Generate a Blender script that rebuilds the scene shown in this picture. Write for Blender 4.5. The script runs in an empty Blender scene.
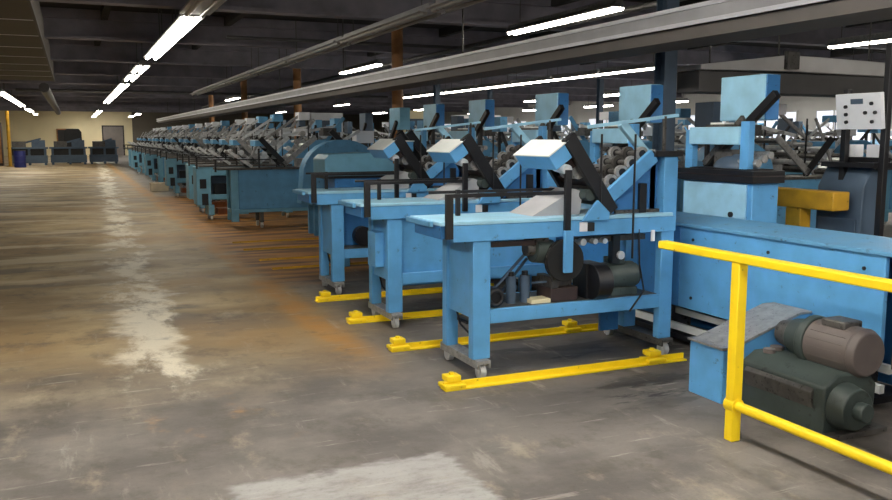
import bpy, bmesh, math, random
from mathutils import Vector, Matrix
random.seed(7)
scene = bpy.context.scene
col = scene.collection
PI = math.pi

# ------------------------------------------------------------------ materials
def lin(c):
    return tuple(((v / 255) / 12.92 if v / 255 <= .04045 else ((v / 255 + .055) / 1.055) ** 2.4) for v in c) + (1.0,)

def paint(name, c, rough=.45, metal=0.0, var=.12, scale=6.0, wear=None, spec=.5, wear_amt=.62):
    """painted / metal surface with cloudy colour variation, grime specks and uneven gloss"""
    m = bpy.data.materials.new(name); m.use_nodes = True
    nt = m.node_tree; b = nt.nodes['Principled BSDF']
    tc = nt.nodes.new('ShaderNodeTexCoord')
    n = nt.nodes.new('ShaderNodeTexNoise'); n.inputs['Scale'].default_value = scale; n.inputs['Detail'].default_value = 5
    nt.links.new(tc.outputs['Object'], n.inputs['Vector'])
    r = nt.nodes.new('ShaderNodeValToRGB')
    a = lin(c)
    r.color_ramp.elements[0].position = .3; r.color_ramp.elements[1].position = .7
    r.color_ramp.elements[0].color = tuple(v * (1 - var) for v in a[:3]) + (1,)
    r.color_ramp.elements[1].color = tuple(min(1, v * (1 + var)) for v in a[:3]) + (1,)
    nt.links.new(n.outputs['Fac'], r.inputs['Fac'])
    out = r.outputs['Color']
    if wear:
        n2 = nt.nodes.new('ShaderNodeTexNoise'); n2.inputs['Scale'].default_value = scale * 2.2; n2.inputs['Detail'].default_value = 9; n2.inputs['Roughness'].default_value = .7
        nt.links.new(tc.outputs['Object'], n2.inputs['Vector'])
        r2 = nt.nodes.new('ShaderNodeValToRGB')
        r2.color_ramp.elements[0].position = wear_amt; r2.color_ramp.elements[1].position = wear_amt + .08
        nt.links.new(n2.outputs['Fac'], r2.inputs['Fac'])
        mx = nt.nodes.new('ShaderNodeMixRGB'); mx.inputs['Color2'].default_value = lin(wear)
        nt.links.new(r2.outputs['Color'], mx.inputs['Fac']); nt.links.new(out, mx.inputs['Color1'])
        out = mx.outputs['Color']
    nt.links.new(out, b.inputs['Base Color'])
    mr = nt.nodes.new('ShaderNodeMapRange')
    mr.inputs['To Min'].default_value = max(.05, rough - .1); mr.inputs['To Max'].default_value = min(1, rough + .12)
    nt.links.new(n.outputs['Fac'], mr.inputs['Value']); nt.links.new(mr.outputs['Result'], b.inputs['Roughness'])
    b.inputs['Metallic'].default_value = metal
    b.inputs['Specular IOR Level'].default_value = spec
    return m

def glow(name, c, s):
    m = bpy.data.materials.new(name); m.use_nodes = True
    b = m.node_tree.nodes['Principled BSDF']
    b.inputs['Base Color'].default_value = lin(c)
    b.inputs['Emission Color'].default_value = lin(c); b.inputs['Emission Strength'].default_value = s
    return m

LAMP = 19.0
M = {
    'blue': paint('blue_paint', (92, 160, 214), .42, wear=(66, 96, 122), wear_amt=.62),
    'blue_deep': paint('deep_blue_paint', (58, 124, 188), .45, wear=(44, 68, 96), wear_amt=.62),
    'blue_pale': paint('pale_blue_paint', (156, 204, 230), .4, wear=(96, 130, 150), wear_amt=.68),
    'blue_grey': paint('blue_grey_paint', (70, 88, 108), .5),
    'teal': paint('faded_teal_paint', (112, 168, 196), .45, wear=(90, 120, 130), wear_amt=.66),
    'blue_old': paint('dusty_blue_paint', (90, 148, 190), .5, wear=(52, 72, 86), wear_amt=.6),
    'white_top': paint('worn_white_enamel', (226, 230, 228), .35, var=.05),
    'silver': paint('bright_steel', (206, 208, 210), .3, .35, var=.2, scale=14),
    'steel': paint('dull_steel', (152, 152, 152), .42, .25, var=.25, scale=18, wear=(70, 66, 62), wear_amt=.58),
    'dull': paint('oily_grey_iron', (86, 84, 82), .5, .3, var=.3, scale=14, wear=(30, 28, 28), wear_amt=.55),
    'black': paint('black_enamel', (24, 24, 28), .4, var=.3),
    'rubber': paint('black_rubber', (20, 20, 21), .7, var=.3),
    'darkred': paint('dark_brown_iron', (52, 38, 36), .55, var=.3),
    'green': paint('machine_green', (58, 68, 66), .5, var=.25, wear=(34, 38, 38), wear_amt=.58),
    'brown_grey': paint('brown_grey_iron', (96, 88, 86), .5, var=.18),
    'yellow': paint('yellow_paint', (250, 214, 24), .45, var=.08, wear=(110, 86, 30), wear_amt=.63),
    'ochre': paint('aged_yellow_paint', (196, 150, 36), .55, var=.2, wear=(110, 76, 30)),
    'cream': paint('cream_wall_paint', (226, 214, 176), .8, var=.06, scale=.6),
    'grey_wall': paint('grey_wall_paint', (198, 198, 196), .8, var=.08, scale=.5),
    'dark_wall': paint('dark_wall_paint', (96, 90, 80), .85, var=.1, scale=.5),
    'ceiling': paint('sooty_ceiling_boards', (42, 40, 39), .9, var=.35, scale=.7),
    'beam': paint('grey_lilac_beam_paint', (128, 124, 134), .75, var=.2, scale=2.5),
    'soffit': paint('soffit_panel_paint', (104, 99, 94), .7, var=.15, scale=1.2),
    'duct': paint('galvanised_sheet', (186, 186, 190), .5, .15, var=.12, scale=3),
    'duct_dark': paint('dark_galvanised_sheet', (92, 91, 92), .55, .2, var=.15, scale=3),
    'lip': paint('pale_edge', (236, 236, 242), .4, .1, var=.06),
    'hood': paint('grey_hood_paint', (206, 205, 206), .6, var=.08, scale=3),
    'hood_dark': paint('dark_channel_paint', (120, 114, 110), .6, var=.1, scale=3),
    'wood': paint('brown_column_paint', (150, 104, 62), .6, var=.3, scale=4),
    'board': paint('white_panel', (224, 226, 232), .4, var=.05),
    'card': paint('pale_cardboard', (206, 192, 168), .8),
    'ink': paint('black_ink', (26, 26, 30), .5),
    'rust': paint('rusty_iron', (140, 78, 40), .7, var=.3),
    'navy': paint('navy_plastic', (38, 48, 120), .45),
    'tube_off': paint('unlit_tube_glass', (150, 146, 140), .3, var=.05),
    'lamp': glow('fluorescent_tube', (255, 248, 232), LAMP),
    'lamp_boost': glow('boosted_fluorescent_tube', (255, 249, 238), 34.0),  # strength raised to brighten the foreground, right wall and back wall
    'daylight': glow('daylight_pane', (236, 242, 255), .6),
}

# ------------------------------------------------------------------ mesh helpers
class MB:
    """collects boxes, bars, cylinders and prisms into one mesh; coordinates are shifted by -o"""
    def __init__(s, o=(0, 0, 0)):
        s.bm = bmesh.new(); s.o = Vector(o); s.mats = []; s.cur = 0
    def use(s, key):
        if key not in s.mats: s.mats.append(key)
        s.cur = s.mats.index(key); return s
    def _faces(s, vs, fs, smooth=False):
        v = [s.bm.verts.new(Vector(p) - s.o) for p in vs]
        for f in fs:
            try:
                fa = s.bm.faces.new([v[i] for i in f]); fa.material_index = s.cur; fa.smooth = smooth
            except ValueError: pass
    def box(s, x0, x1, y0, y1, z0, z1, rot=None, piv=None):
        ps = [Vector((x, y, z)) for x in (x0, x1) for y in (y0, y1) for z in (z0, z1)]
        if rot is not None:
            c = Vector(piv) if piv else Vector(((x0 + x1) / 2, (y0 + y1) / 2, (z0 + z1) / 2))
            ps = [rot @ (p - c) + c for p in ps]
        s._faces(ps, [(0, 1, 3, 2), (4, 6, 7, 5), (0, 4, 5, 1), (2, 3, 7, 6), (0, 2, 6, 4), (1, 5, 7, 3)]); return s
    def prism(s, prof, y0, y1, axis='y'):
        """profile points (a, z) swept along y (or along x when axis is 'x')"""
        n = len(prof)
        mk = (lambda a, z, t: (a, t, z)) if axis == 'y' else ((lambda a, z, t: (t, a, z)) if axis == 'x' else (lambda a, z, t: (a, z, t)))
        vs = [mk(a, z, y0) for a, z in prof] + [mk(a, z, y1) for a, z in prof]
        s._faces(vs, [tuple(range(n))[::-1], tuple(range(n, 2 * n))] + [(i, (i + 1) % n, n + (i + 1) % n, n + i) for i in range(n)]); return s
    def cyl(s, p0, p1, r0, r1=None, n=14):
        r1 = r0 if r1 is None else r1
        p0, p1 = Vector(p0), Vector(p1); d = (p1 - p0).normalized()
        a = d.orthogonal().normalized(); b = d.cross(a)
        ring = lambda p, r: [p + (a * math.cos(2 * PI * i / n) + b * math.sin(2 * PI * i / n)) * r for i in range(n)]
        v = [s.bm.verts.new(q - s.o) for q in ring(p0, r0) + ring(p1, r1)]
        for i in range(n):
            f = s.bm.faces.new((v[i], v[(i + 1) % n], v[n + (i + 1) % n], v[n + i])); f.smooth = True; f.material_index = s.cur
        for c in (v[:n][::-1], v[n:]):
            f = s.bm.faces.new(c); f.material_index = s.cur
        return s
    def bar(s, p0, p1, w, h):
        """rectangular bar between two points, w across, h in the plane of up"""
        p0, p1 = Vector(p0), Vector(p1); d = (p1 - p0).normalized()
        up = Vector((0, 0, 1)) if abs(d.z) < .95 else Vector((1, 0, 0))
        a = d.cross(up).normalized(); b = a.cross(d)
        vs = [p + a * (w / 2) * i + b * (h / 2) * j for p in (p0, p1) for i, j in ((-1, -1), (1, -1), (1, 1), (-1, 1))]
        s._faces(vs, [(3, 2, 1, 0), (4, 5, 6, 7)] + [(i, (i + 1) % 4, 4 + (i + 1) % 4, 4 + i) for i in range(4)]); return s
    def tube(s, pts, r, n=8):
        for a, b in zip(pts, pts[1:]): s.cyl(a, b, r, n=n)
        return s
    def torus(s, c, axis, R, r, n=18, k=8):
        c = Vector(c); d = Vector(axis).normalized(); a = d.orthogonal().normalized(); b = d.cross(a)
        vs, fs = [], []
        for i in range(n):
            t = 2 * PI * i / n; e = a * math.cos(t) + b * math.sin(t)
            for j in range(k):
                u = 2 * PI * j / k; vs.append(c + e * (R + r * math.cos(u)) + d * r * math.sin(u))
        for i in range(n):
            for j in range(k):
                fs.append((i * k + j, ((i + 1) % n) * k + j, ((i + 1) % n) * k + (j + 1) % k, i * k + (j + 1) % k))
        s._faces(vs, fs, True); return s
    def dome(s, c, rx, ry, rz, n=16, k=6):
        vs, fs = [], []
        for j in range(k + 1):
            t = PI / 2 * j / k
            for i in range(n):
                u = 2 * PI * i / n
                vs.append((c[0] + rx * math.cos(t) * math.cos(u), c[1] + ry * math.cos(t) * math.sin(u), c[2] + rz * math.sin(t)))
        for j in range(k):
            for i in range(n):
                fs.append((j * n + i, j * n + (i + 1) % n, (j + 1) * n + (i + 1) % n, (j + 1) * n + i))
        fs.append(tuple(range(n))[::-1])
        s._faces(vs, fs, True); return s
    def build(s, name, mat=None, parent=None, bevel=0.0, label=None):
        me = bpy.data.meshes.new(name)
        bmesh.ops.recalc_face_normals(s.bm, faces=s.bm.faces[:])
        s.bm.to_mesh(me); s.bm.free()
        me.set_sharp_from_angle(angle=math.radians(42))
        for k in (s.mats or [mat]): me.materials.append(M[k])
        o = bpy.data.objects.new(name, me); col.objects.link(o)
        if parent: o.parent = parent
        if bevel:
            b = o.modifiers.new('soft_edges', 'BEVEL'); b.width = bevel; b.segments = 2; b.limit_method = 'ANGLE'; b.angle_limit = math.radians(40)
        if label: o['label'] = label
        return o

def empty(name, loc, label, cat, group=None, rz=0):
    o = bpy.data.objects.new(name, None); col.objects.link(o)
    o.location = loc; o.rotation_euler = (0, 0, rz); o.empty_display_size = .2
    return tag(o, label, cat, group)

def tag(o, label, cat, group=None):
    o['label'] = label; o['category'] = cat
    if group: o['group'] = group
    return o

def struct(o):
    o['kind'] = 'structure'; return o

KIDS = {}
def remember(root):
    def walk(o): return [(c, walk(c)) for c in o.children]
    KIDS[root.name] = walk(root)

def dup(root, loc, label, group=None, rz=0, sx=1):
    """copy of a thing with copies of its parts and sub-parts (mesh data shared)"""
    r = root.copy(); col.objects.link(r); r.location = loc; r.rotation_euler = (0, 0, rz)
    r['label'] = label
    if group: r['group'] = group
    def rec(kids, par):
        for c, sub in kids:
            d = c.copy(); col.objects.link(d); d.parent = par
            rec(sub, d)
    rec(KIDS[root.name], r)
    return r

NTH = ['first', 'second', 'third', 'fourth', 'fifth', 'sixth', 'seventh', 'eighth', 'ninth', 'tenth', 'eleventh', 'twelfth',
       'thirteenth', 'fourteenth', 'fifteenth', 'sixteenth', 'seventeenth', 'eighteenth', 'nineteenth', 'twentieth',
       'twenty-first', 'twenty-second', 'twenty-third', 'twenty-fourth', 'twenty-fifth', 'twenty-sixth']

# ------------------------------------------------------------------ floor material
def floor_material():
    m = bpy.data.materials.new('stained_concrete'); m.use_nodes = True
    nt = m.node_tree; N = nt.nodes; L = nt.links; bs = N['Principled BSDF']
    geo = N.new('ShaderNodeNewGeometry'); sep = N.new('ShaderNodeSeparateXYZ'); L.new(geo.outputs['Position'], sep.inputs[0])
    X, Y = sep.outputs['X'], sep.outputs['Y']
    def noise(scale, detail=5, sx=1, sy=1, off=0, rough=.55):
        mp = N.new('ShaderNodeMapping'); L.new(geo.outputs['Position'], mp.inputs['Vector'])
        mp.inputs['Scale'].default_value = (sx, sy, 1); mp.inputs['Location'].default_value = (off, off * 1.7, 0)
        n = N.new('ShaderNodeTexNoise'); n.inputs['Scale'].default_value = scale; n.inputs['Detail'].default_value = detail
        n.inputs['Roughness'].default_value = rough
        L.new(mp.outputs[0], n.inputs['Vector']); return n.outputs['Fac']
    def val(v, i):
        if isinstance(v, (int, float)): i.default_value = v
        else: L.new(v, i)
    def mth(op, a, b=0.0):
        n = N.new('ShaderNodeMath'); n.operation = op; val(a, n.inputs[0]); val(b, n.inputs[1]); return n.outputs[0]
    def step(v, a, b):
        n = N.new('ShaderNodeMapRange'); n.interpolation_type = 'SMOOTHSTEP'
        val(v, n.inputs['Value']); n.inputs['From Min'].default_value = a; n.inputs['From Max'].default_value = b
        return n.outputs['Result']
    def mul(*a):
        r = a[0]
        for b in a[1:]: r = mth('MULTIPLY', r, b)
        return r
    def band(v, lo, hi, s): return mul(step(v, lo - s, lo + s), mth('SUBTRACT', 1.0, step(v, hi - s, hi + s)))
    def mix(f, a, b):
        n = N.new('ShaderNodeMixRGB'); val(f, n.inputs['Fac'])
        for k, v in (('Color1', a), ('Color2', b)):
            if isinstance(v, tuple): n.inputs[k].default_value = lin(v)
            else: L.new(v, n.inputs[k])
        return n.outputs['Color']
    big = noise(.45, 4, off=3); mid = noise(1.5, 7, .9, 1.0, off=9, rough=.62); fine = noise(16, 6, .6, 1, off=5); streak = noise(1.0, 6, .55, 1.0, off=21)
    grit = noise(60, 3)
    wob = mth('MULTIPLY', mth('SUBTRACT', mid, .5), 1.1)
    Xw = mth('ADD', X, wob); Yw = mth('ADD', Y, mth('MULTIPLY', wob, 1.6))
    grey = mix(step(mid, .35, .68), (96, 91, 87), (130, 124, 118))
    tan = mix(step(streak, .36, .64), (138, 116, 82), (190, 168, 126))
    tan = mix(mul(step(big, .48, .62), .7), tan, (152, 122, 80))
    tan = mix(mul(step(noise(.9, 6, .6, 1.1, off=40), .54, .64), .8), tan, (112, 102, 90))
    c = mix(mul(step(Yw, 4.7, 7.6), mth('SUBTRACT', 1.0, step(Xw, 1.5, 2.6)), .92), grey, tan)  # warm lamp tint put into the far floor colour along with its tan
    mott = noise(3.2, 8, 1, .8, off=71, rough=.68)
    c = mix(mul(step(mott, .5, .66), .5), c, (84, 78, 70))
    c = mix(mul(step(noise(2.1, 8, 1.2, .7, off=83, rough=.7), .54, .7), .4), c, (196, 182, 156))
    # warm halo along the walkway edge: lamp tint put into the colour, with wear
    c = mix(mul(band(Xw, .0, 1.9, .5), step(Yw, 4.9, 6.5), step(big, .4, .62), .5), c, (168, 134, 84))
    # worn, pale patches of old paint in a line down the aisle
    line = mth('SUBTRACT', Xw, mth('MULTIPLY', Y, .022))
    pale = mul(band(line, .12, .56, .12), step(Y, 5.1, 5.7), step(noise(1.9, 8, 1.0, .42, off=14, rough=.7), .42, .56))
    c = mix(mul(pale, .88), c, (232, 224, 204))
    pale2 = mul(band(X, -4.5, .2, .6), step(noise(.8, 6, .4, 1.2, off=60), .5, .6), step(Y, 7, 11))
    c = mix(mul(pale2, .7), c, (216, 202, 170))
    # orange line beside the machines
    org = mul(band(mth('ADD', X, mth('MULTIPLY', wob, .18)), 1.72, 2.02, .1), step(Y, 5.2, 6.4), step(mid, .36, .56))
    c = mix(mul(org, .8), c, (178, 128, 58))
    spots = mul(band(Xw, .2, 1.0, .3), band(Yw, 4.2, 5.2, .3), step(noise(2.3, 5, off=33), .55, .68))
    c = mix(mul(spots, .6), c, (190, 142, 82))
    # rust coloured floor where a machine was taken out
    rust = mul(band(mth('ADD', X, mth('MULTIPLY', wob, .3)), 1.95, 7.0, .15), band(mth('ADD', Y, mth('MULTIPLY', wob, .5)), 9.2, 24.0, .4))
    c = mix(mul(rust, .95), c, mix(step(noise(1.8, 5, .35, 2.4, off=77), .38, .62), (96, 66, 38), (184, 128, 58)))
    # lighter repaired slab with a straight edge
    patch = mul(band(mth('ADD', X, mth('MULTIPLY', mth('SUBTRACT', fine, .5), .16)), .58, 1.66, .03),
                mth('SUBTRACT', 1.0, step(mth('ADD', Y, mth('MULTIPLY', mth('SUBTRACT', fine, .5), .16)), 3.78, 3.86)))
    c = mix(mul(patch, step(noise(5, 8, .5, 1.2, off=190, rough=.75), .2, .62)), c, (166, 164, 162))
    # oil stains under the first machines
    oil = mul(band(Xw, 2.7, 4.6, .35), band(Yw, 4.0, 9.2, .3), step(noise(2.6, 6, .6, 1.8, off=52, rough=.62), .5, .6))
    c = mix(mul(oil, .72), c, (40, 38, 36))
    c = mix(mul(band(Xw, 2.2, 5.0, .4), band(Yw, 3.9, 9.0, .4), .38), c, (74, 70, 66))  # soft even darkening across the floor beneath the first machines
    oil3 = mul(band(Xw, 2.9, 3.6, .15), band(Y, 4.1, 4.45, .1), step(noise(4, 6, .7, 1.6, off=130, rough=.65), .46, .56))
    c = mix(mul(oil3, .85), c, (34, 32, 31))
    oil2 = mul(step(noise(1.5, 6, .5, 1.5, off=90, rough=.6), .62, .72), mth('SUBTRACT', 1.0, step(Y, 4.5, 6)))
    c = mix(mul(oil2, .35), c, (70, 66, 62))
    sc2 = mul(step(noise(4, 7, 1.6, .3, off=150, rough=.72), .58, .7), mth('SUBTRACT', 1.0, step(Y, 8, 14)))
    c = mix(mul(sc2, .4), c, (176, 170, 160))
    c = mix(mul(step(noise(2.2, 7, 1.1, 1.0, off=170, rough=.7), .56, .7), .45), c, (78, 73, 68))
    sc = mul(step(noise(5, 6, .25, 2.2, off=110, rough=.7), .6, .68), mth('SUBTRACT', 1.0, step(Y, 8, 12)))
    c = mix(mul(sc, .35), c, (200, 194, 184))
    c = mix(mul(step(grit, .55, .75), .22), c, (60, 56, 52))
    L.new(c, bs.inputs['Base Color'])
    L.new(mth('ADD', .42, mth('MULTIPLY', mid, .35)), bs.inputs['Roughness'])
    bs.inputs['Specular IOR Level'].default_value = .4
    bp = N.new('ShaderNodeBump'); bp.inputs['Strength'].default_value = .12; bp.inputs['Distance'].default_value = .02
    L.new(fine, bp.inputs['Height']); L.new(bp.outputs['Normal'], bs.inputs['Normal'])
    return m
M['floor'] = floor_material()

# ------------------------------------------------------------------ room shell
XL, XR, YB, YF, ZC = -9.0, 30.0, -7.0, 80.0, 4.3
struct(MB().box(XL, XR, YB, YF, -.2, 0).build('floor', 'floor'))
struct(MB().box(XL, XR, YB, YF, ZC, ZC + .2).build('ceiling', 'ceiling'))
struct(MB().box(XL, 4.9, YF, YF + .2, 0, ZC).build('wall_back', 'cream'))
struct(MB().box(4.9, XR, YF, YF + .2, 0, ZC).build('wall_back', 'dark_wall'))
struct(MB().box(XL, XR, YB - .2, YB, 0, ZC).build('wall_front', 'grey_wall'))
struct(MB().box(XL - .2, XL, YB, YF, 0, ZC).build('wall_left', 'dark_wall'))
struct(MB().box(XR, XR + .2, YB, YF, 0, ZC).build('wall_right', 'grey_wall'))
for i, y in enumerate([14.6, 20.1, 25.8, 31.4, 37.0, 42.6, 48.2, 53.8, 59.4, 65.0, 70.6, 76.2]):
    struct(MB().box(XL + .01, XR - .01, y, y + .3, 3.68, 3.74).box(XL + .01, XR - .01, y + .12, y + .18, 3.74, 4.1).box(XL + .01, XR - .01, y, y + .3, 4.1, ZC).build('ceiling_beam', 'beam'))
# dark purlins that run along the hall under the ceiling boards
for x in (-6.2, .7, 3.3, 8.6, 11.2, 16.4, 22.0):
    struct(MB().box(x, x + .14, YB + .01, YF - .01, 4.1, ZC - .005).build('ceiling_joist', 'ceiling'))
# boxed-in soffit on the left with seams
so = MB().use('soffit').box(-6.0, -.42, 8.0, 30.0, 3.36, 4.05)
for k in range(1, 10): so.use('lip').box(-6.0, -.41, 8 + k * 2.2, 8.03 + k * 2.2, 3.352, 3.362)
so.use('duct_dark').box(-.44, -.4, 8, 30, 3.34, 3.42)
struct(so.build('ceiling_soffit'))
# windows in the right-hand wall and lit openings in the back wall
nw = 0
for y in (17, 21, 25, 29, 33.5, 38, 43, 48, 54, 60, 66):
    nw += 1
    f = MB().use('grey_wall')
    f.box(XR - .06, XR - .001, y, y + 3.0, 1.3, 1.38).box(XR - .06, XR - .001, y, y + 3.0, 2.72, 2.8)
    for k in range(4): f.box(XR - .06, XR - .001, y + k * .973, y + k * .973 + .08, 1.38, 2.72)
    fo = struct(f.build('window_%d' % nw))
    MB().box(XR - .03, XR - .02, y + .05, y + 2.95, 1.36, 2.74).build('pane', 'daylight', fo)
d = MB().use('black').box(-1.1, .1, YF - .05, YF - .001, 0, 2.2).use('wood').box(-1.2, -1.1, YF - .08, YF - .001, 0, 2.3).box(.1, .2, YF - .08, YF - .001, 0, 2.3).box(-1.2, .2, YF - .08, YF - .001, 2.2, 2.3)
struct(d.build('door_1'))
d = MB().use('hood_dark').box(2.5, 4.1, YF - .05, YF - .001, 0, 2.5).use('black').box(2.4, 2.5, YF - .08, YF - .001, 0, 2.6).box(4.1, 4.2, YF - .08, YF - .001, 0, 2.6).box(2.4, 4.2, YF - .08, YF - .001, 2.5, 2.6)
struct(d.build('door_2'))

# building columns on one line behind the machines
for i, (x, y, mt) in enumerate([(6.62, 8.5, 'blue_grey'), (6.55, 17.6, 'wood'), (6.55, 26.6, 'wood'), (6.55, 35.6, 'wood'), (6.55, 44.6, 'wood'), (-4.6, 56, 'ochre'), (11.3, 26.6, 'blue_grey'), (17.8, 26.6, 'blue_grey'), (17.8, 35.6, 'blue_grey')]):
    cb = MB().use(mt)
    if mt == 'blue_grey':
        cb.box(x - .09, x + .09, y - .1, y - .08, .02, ZC - .01).box(x - .09, x + .09, y + .08, y + .1, .02, ZC - .01).box(x - .015, x + .015, y - .08, y + .08, .02, ZC - .01)
    else: cb.cyl((x, y, .02), (x, y, ZC - .01), .125, n=20)
    cb.box(x - .2, x + .2, y - .2, y + .2, 0, .02)
    struct(cb.build('building_column'))

# ------------------------------------------------------------------ ceiling lights
def make_light(lit, length=2.4, zc=3.4, wide=.36, tr=.042, tube='lamp'):
    t = empty('ceiling_light', (0, 0, zc), 'x', 'ceiling light')
    w = wide / 2; l = length / 2
    MB().prism([(-w, 0), (-w, .03), (-.06, .08), (-.06, .13), (.06, .13), (.06, .08), (w, .03), (w, 0)], -l, l).build('housing', 'steel' if lit else 'duct', t)
    for sx in (-1, 1):
        MB().cyl((sx * w * .5, -l + .02, -.012), (sx * w * .5, l - .02, -.012), tr, n=10).build('tube', tube if lit else 'tube_off', t)
    for sy in (-1, 1):
        MB().cyl((0, sy * l * .8, .13), (0, sy * l * .8, ZC - zc), .008, n=6).build('hanger_rod', 'dull', t)
    return t
lit0 = make_light(True); remember(lit0)
off0 = make_light(False, 4.25, wide=.44, tr=.035); remember(off0)
boost0 = make_light(True, tube='lamp_boost'); remember(boost0)
thin0 = make_light(True, 2.4, wide=.2, tr=.026); remember(thin0)
long0 = make_light(True, 3.4, wide=.22, tr=.034); remember(long0)
used_l = {}
def light(src, x, y, label, group, z=3.4):
    if not used_l.get(src.name):
        used_l[src.name] = 1; o = src; o.location = (x, y, z); o['label'] = label; o['group'] = group; return o
    return dup(src, (x, y, z), label, group)
def row(src, x, ys, text, group, z=3.4):
    for i, y in enumerate(ys):
        light(src, x, y, text % NTH[i] if '%' in text else text, group, z)
# row over the aisle edge (bright run from the top of the photo down to the far end)
row(lit0, 1.76, [14.75, 17.2, 19.65, 24.4, 28.0, 32.6, 35.1, 37.6, 40.1, 42.6, 45.1, 47.6], 'lit white strip light over the aisle edge, %s along that run from the camera', 'lit strip lights over the aisle edge')
row(boost0, 1.76, [-4.8, -2.2, .4, 3.0, 5.6], 'added unseen strip light of the aisle-edge run, %s before the unlit stretch overhead', 'added strip lights overhead near the camera')  # unseen lamps added over and behind the camera to brighten the foreground
light(off0, 1.76, 11.2, 'unlit grey strip fixture at the near end of the bright aisle run', 'unlit strip lights')
row(boost0, -2.55, [-5.0, -2.4, .2, 2.8, 5.4], 'added unseen strip light of the left run, %s above the front of the aisle', 'added strip lights overhead near the camera', 3.3)  # unseen lamps added to light the foreground from the left
row(lit0, -2.55, [33.0, 40.0, 42.5, 45.0, 47.5, 50.0, 52.5, 55.0, 62.0, 64.5, 67.0, 75.0], 'lit white strip light on the far left run, %s from the soffit', 'lit strip lights on the left run')
row(off0, 4.9, [4.8, 9.3, 13.8, 18.2, 22.6, 27.0, 31.4, 35.8], 'unlit grey strip fixture above the machine tables, %s along its run from the camera', 'unlit strip lights')
row(boost0, 7.45, [-4.0, -1.4, 1.2, 3.8], 'added unseen strip light behind the steel trough, %s over the machine line near the camera', 'added strip lights overhead near the camera', 3.5)  # unseen lamps added as fill for the machine faces towards the camera
row(long0, 7.5, [12.45, 23.2, 44], 'lit strip light seen above the long steel trough, %s along its run', 'lit strip lights above the steel trough', 3.5)
row(thin0, 12.9, [5.0, 10.6, 18.0, 20.5, 23.0, 25.5, 28.0, 30.5, 33.0, 43, 57], 'lit strip light on the middle run beyond the steel trough, %s from the camera side', 'lit strip lights on the middle run', 3.25)
row(boost0, 19.5, [13.0, 15.5, 18.0, 20.5, 23.0, 28, 34, 40, 48, 56], 'lit strip light on the far right run, %s from the camera side', 'lit strip lights on the far right run', 3.25)  # stronger tubes on this run and the next to brighten the right wall
row(boost0, 26.0, [20.0, 24.0, 28, 33, 39, 46, 54], 'lit strip light beside the right windows, %s from the camera side', 'lit strip lights by the right wall', 3.25)
row(boost0, 4.6, [68, 76], 'added strip light by the cream back wall, %s from the aisle', 'added strip lights by the back wall', 3.3)  # lamps added to brighten the cream back wall
row(boost0, 1.76, [62, 68, 73, 77.5], 'added strip light just ahead of the cream back wall, %s towards it', 'added strip lights by the back wall', 3.3)  # more added lamps that keep the back wall bright

# ------------------------------------------------------------------ long trough, pipes, hood
t = empty('overhead_trough', (5.75, 4.0, 2.58), 'long grey sheet steel trough with bright edge hung above the machine row', 'trough')
o = (5.75, 4.0, 2.58)
MB(o).prism([(5.4, 2.66), (5.4, 2.81), (6.1, 2.81), (6.1, 2.66)], 2.0, 62).build('trough_body', 'duct', t)
for z in (2.665, 2.815): MB(o).box(5.375, 5.40, 2.0, 62, z - .022, z + .016).build('edge_strip', 'lip', t, label='pale edge strip')  # edge strips coloured paler than the trough body
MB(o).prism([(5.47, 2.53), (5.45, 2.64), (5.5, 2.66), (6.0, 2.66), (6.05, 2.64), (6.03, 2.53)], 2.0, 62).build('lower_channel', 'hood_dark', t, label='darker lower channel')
for k in range(9):
    y = 6 + k * 6.5
    MB(o).cyl((5.76, y, 2.70), (5.76, y, ZC), .012, n=6).build('hanger_rod', 'dull', t)
def pipe(name, pts, r, mat, label, cat='pipe'):
    return tag(MB().tube(pts, r, 10).build(name, mat), label, cat)
pipe('ceiling_pipe', [(-.75, 31, 3.2), (-.75, 62, 3.2)], .16, 'duct_dark', 'fat dark pipe under the ceiling beyond the left soffit')
pipe('ceiling_pipe', [(3.0, 18, 3.62), (9.0, 18, 3.62)], .035, 'duct_dark', 'thin dark sprinkler pipe crossing below the ceiling above the machines')
pipe('ceiling_pipe', [(8.2, 6, 3.6), (8.2, 60, 3.6)], .05, 'dull', 'dark sprinkler main running along the hall beyond the trough')
pipe('ceiling_pipe', [(-2, 39, 3.5), (14, 39, 3.5)], .06, 'duct_dark', 'grey pipe crossing the far ceiling above the aisle')
pipe('ceiling_pipe', [(10.4, 6, 3.3), (10.4, 60, 3.3)], .07, 'duct', 'pale pipe running along the hall past the second machine row')
t = empty('extraction_hood', (8.2, 8.4, 2.4), 'pale grey exhaust duct with a low ridge, hung behind the tall control boxes', 'duct')
o = (8.2, 8.4, 2.4)
MB(o).prism([(6.9, 2.40), (6.9, 2.46), (8.3, 2.62), (10.1, 2.58), (10.1, 2.40), (8.3, 2.42)], 8.2, 8.75).build('duct_body', 'hood', t, .01)
MB(o).box(6.95, 10.1, 8.28, 8.7, 2.14, 2.40).build('lower_duct', 'duct_dark', t, .01)
MB(o).box(8.2, 8.4, 8.14, 8.2, 2.44, 2.66).build('clamp_bracket', 'dull', t, .005, label='dark square clamp')
MB(o).cyl((8.3, 8.4, 2.6), (8.3, 8.4, ZC), .012, n=6).build('hanger_rod', 'dull', t)
MB(o).cyl((7.2, 8.4, 2.47), (7.2, 8.4, ZC), .012, n=6).build('hanger_rod', 'dull', t)
MB(o).cyl((9.9, 8.4, 2.55), (9.9, 8.4, ZC), .012, n=6).build('hanger_rod', 'dull', t)

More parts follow.
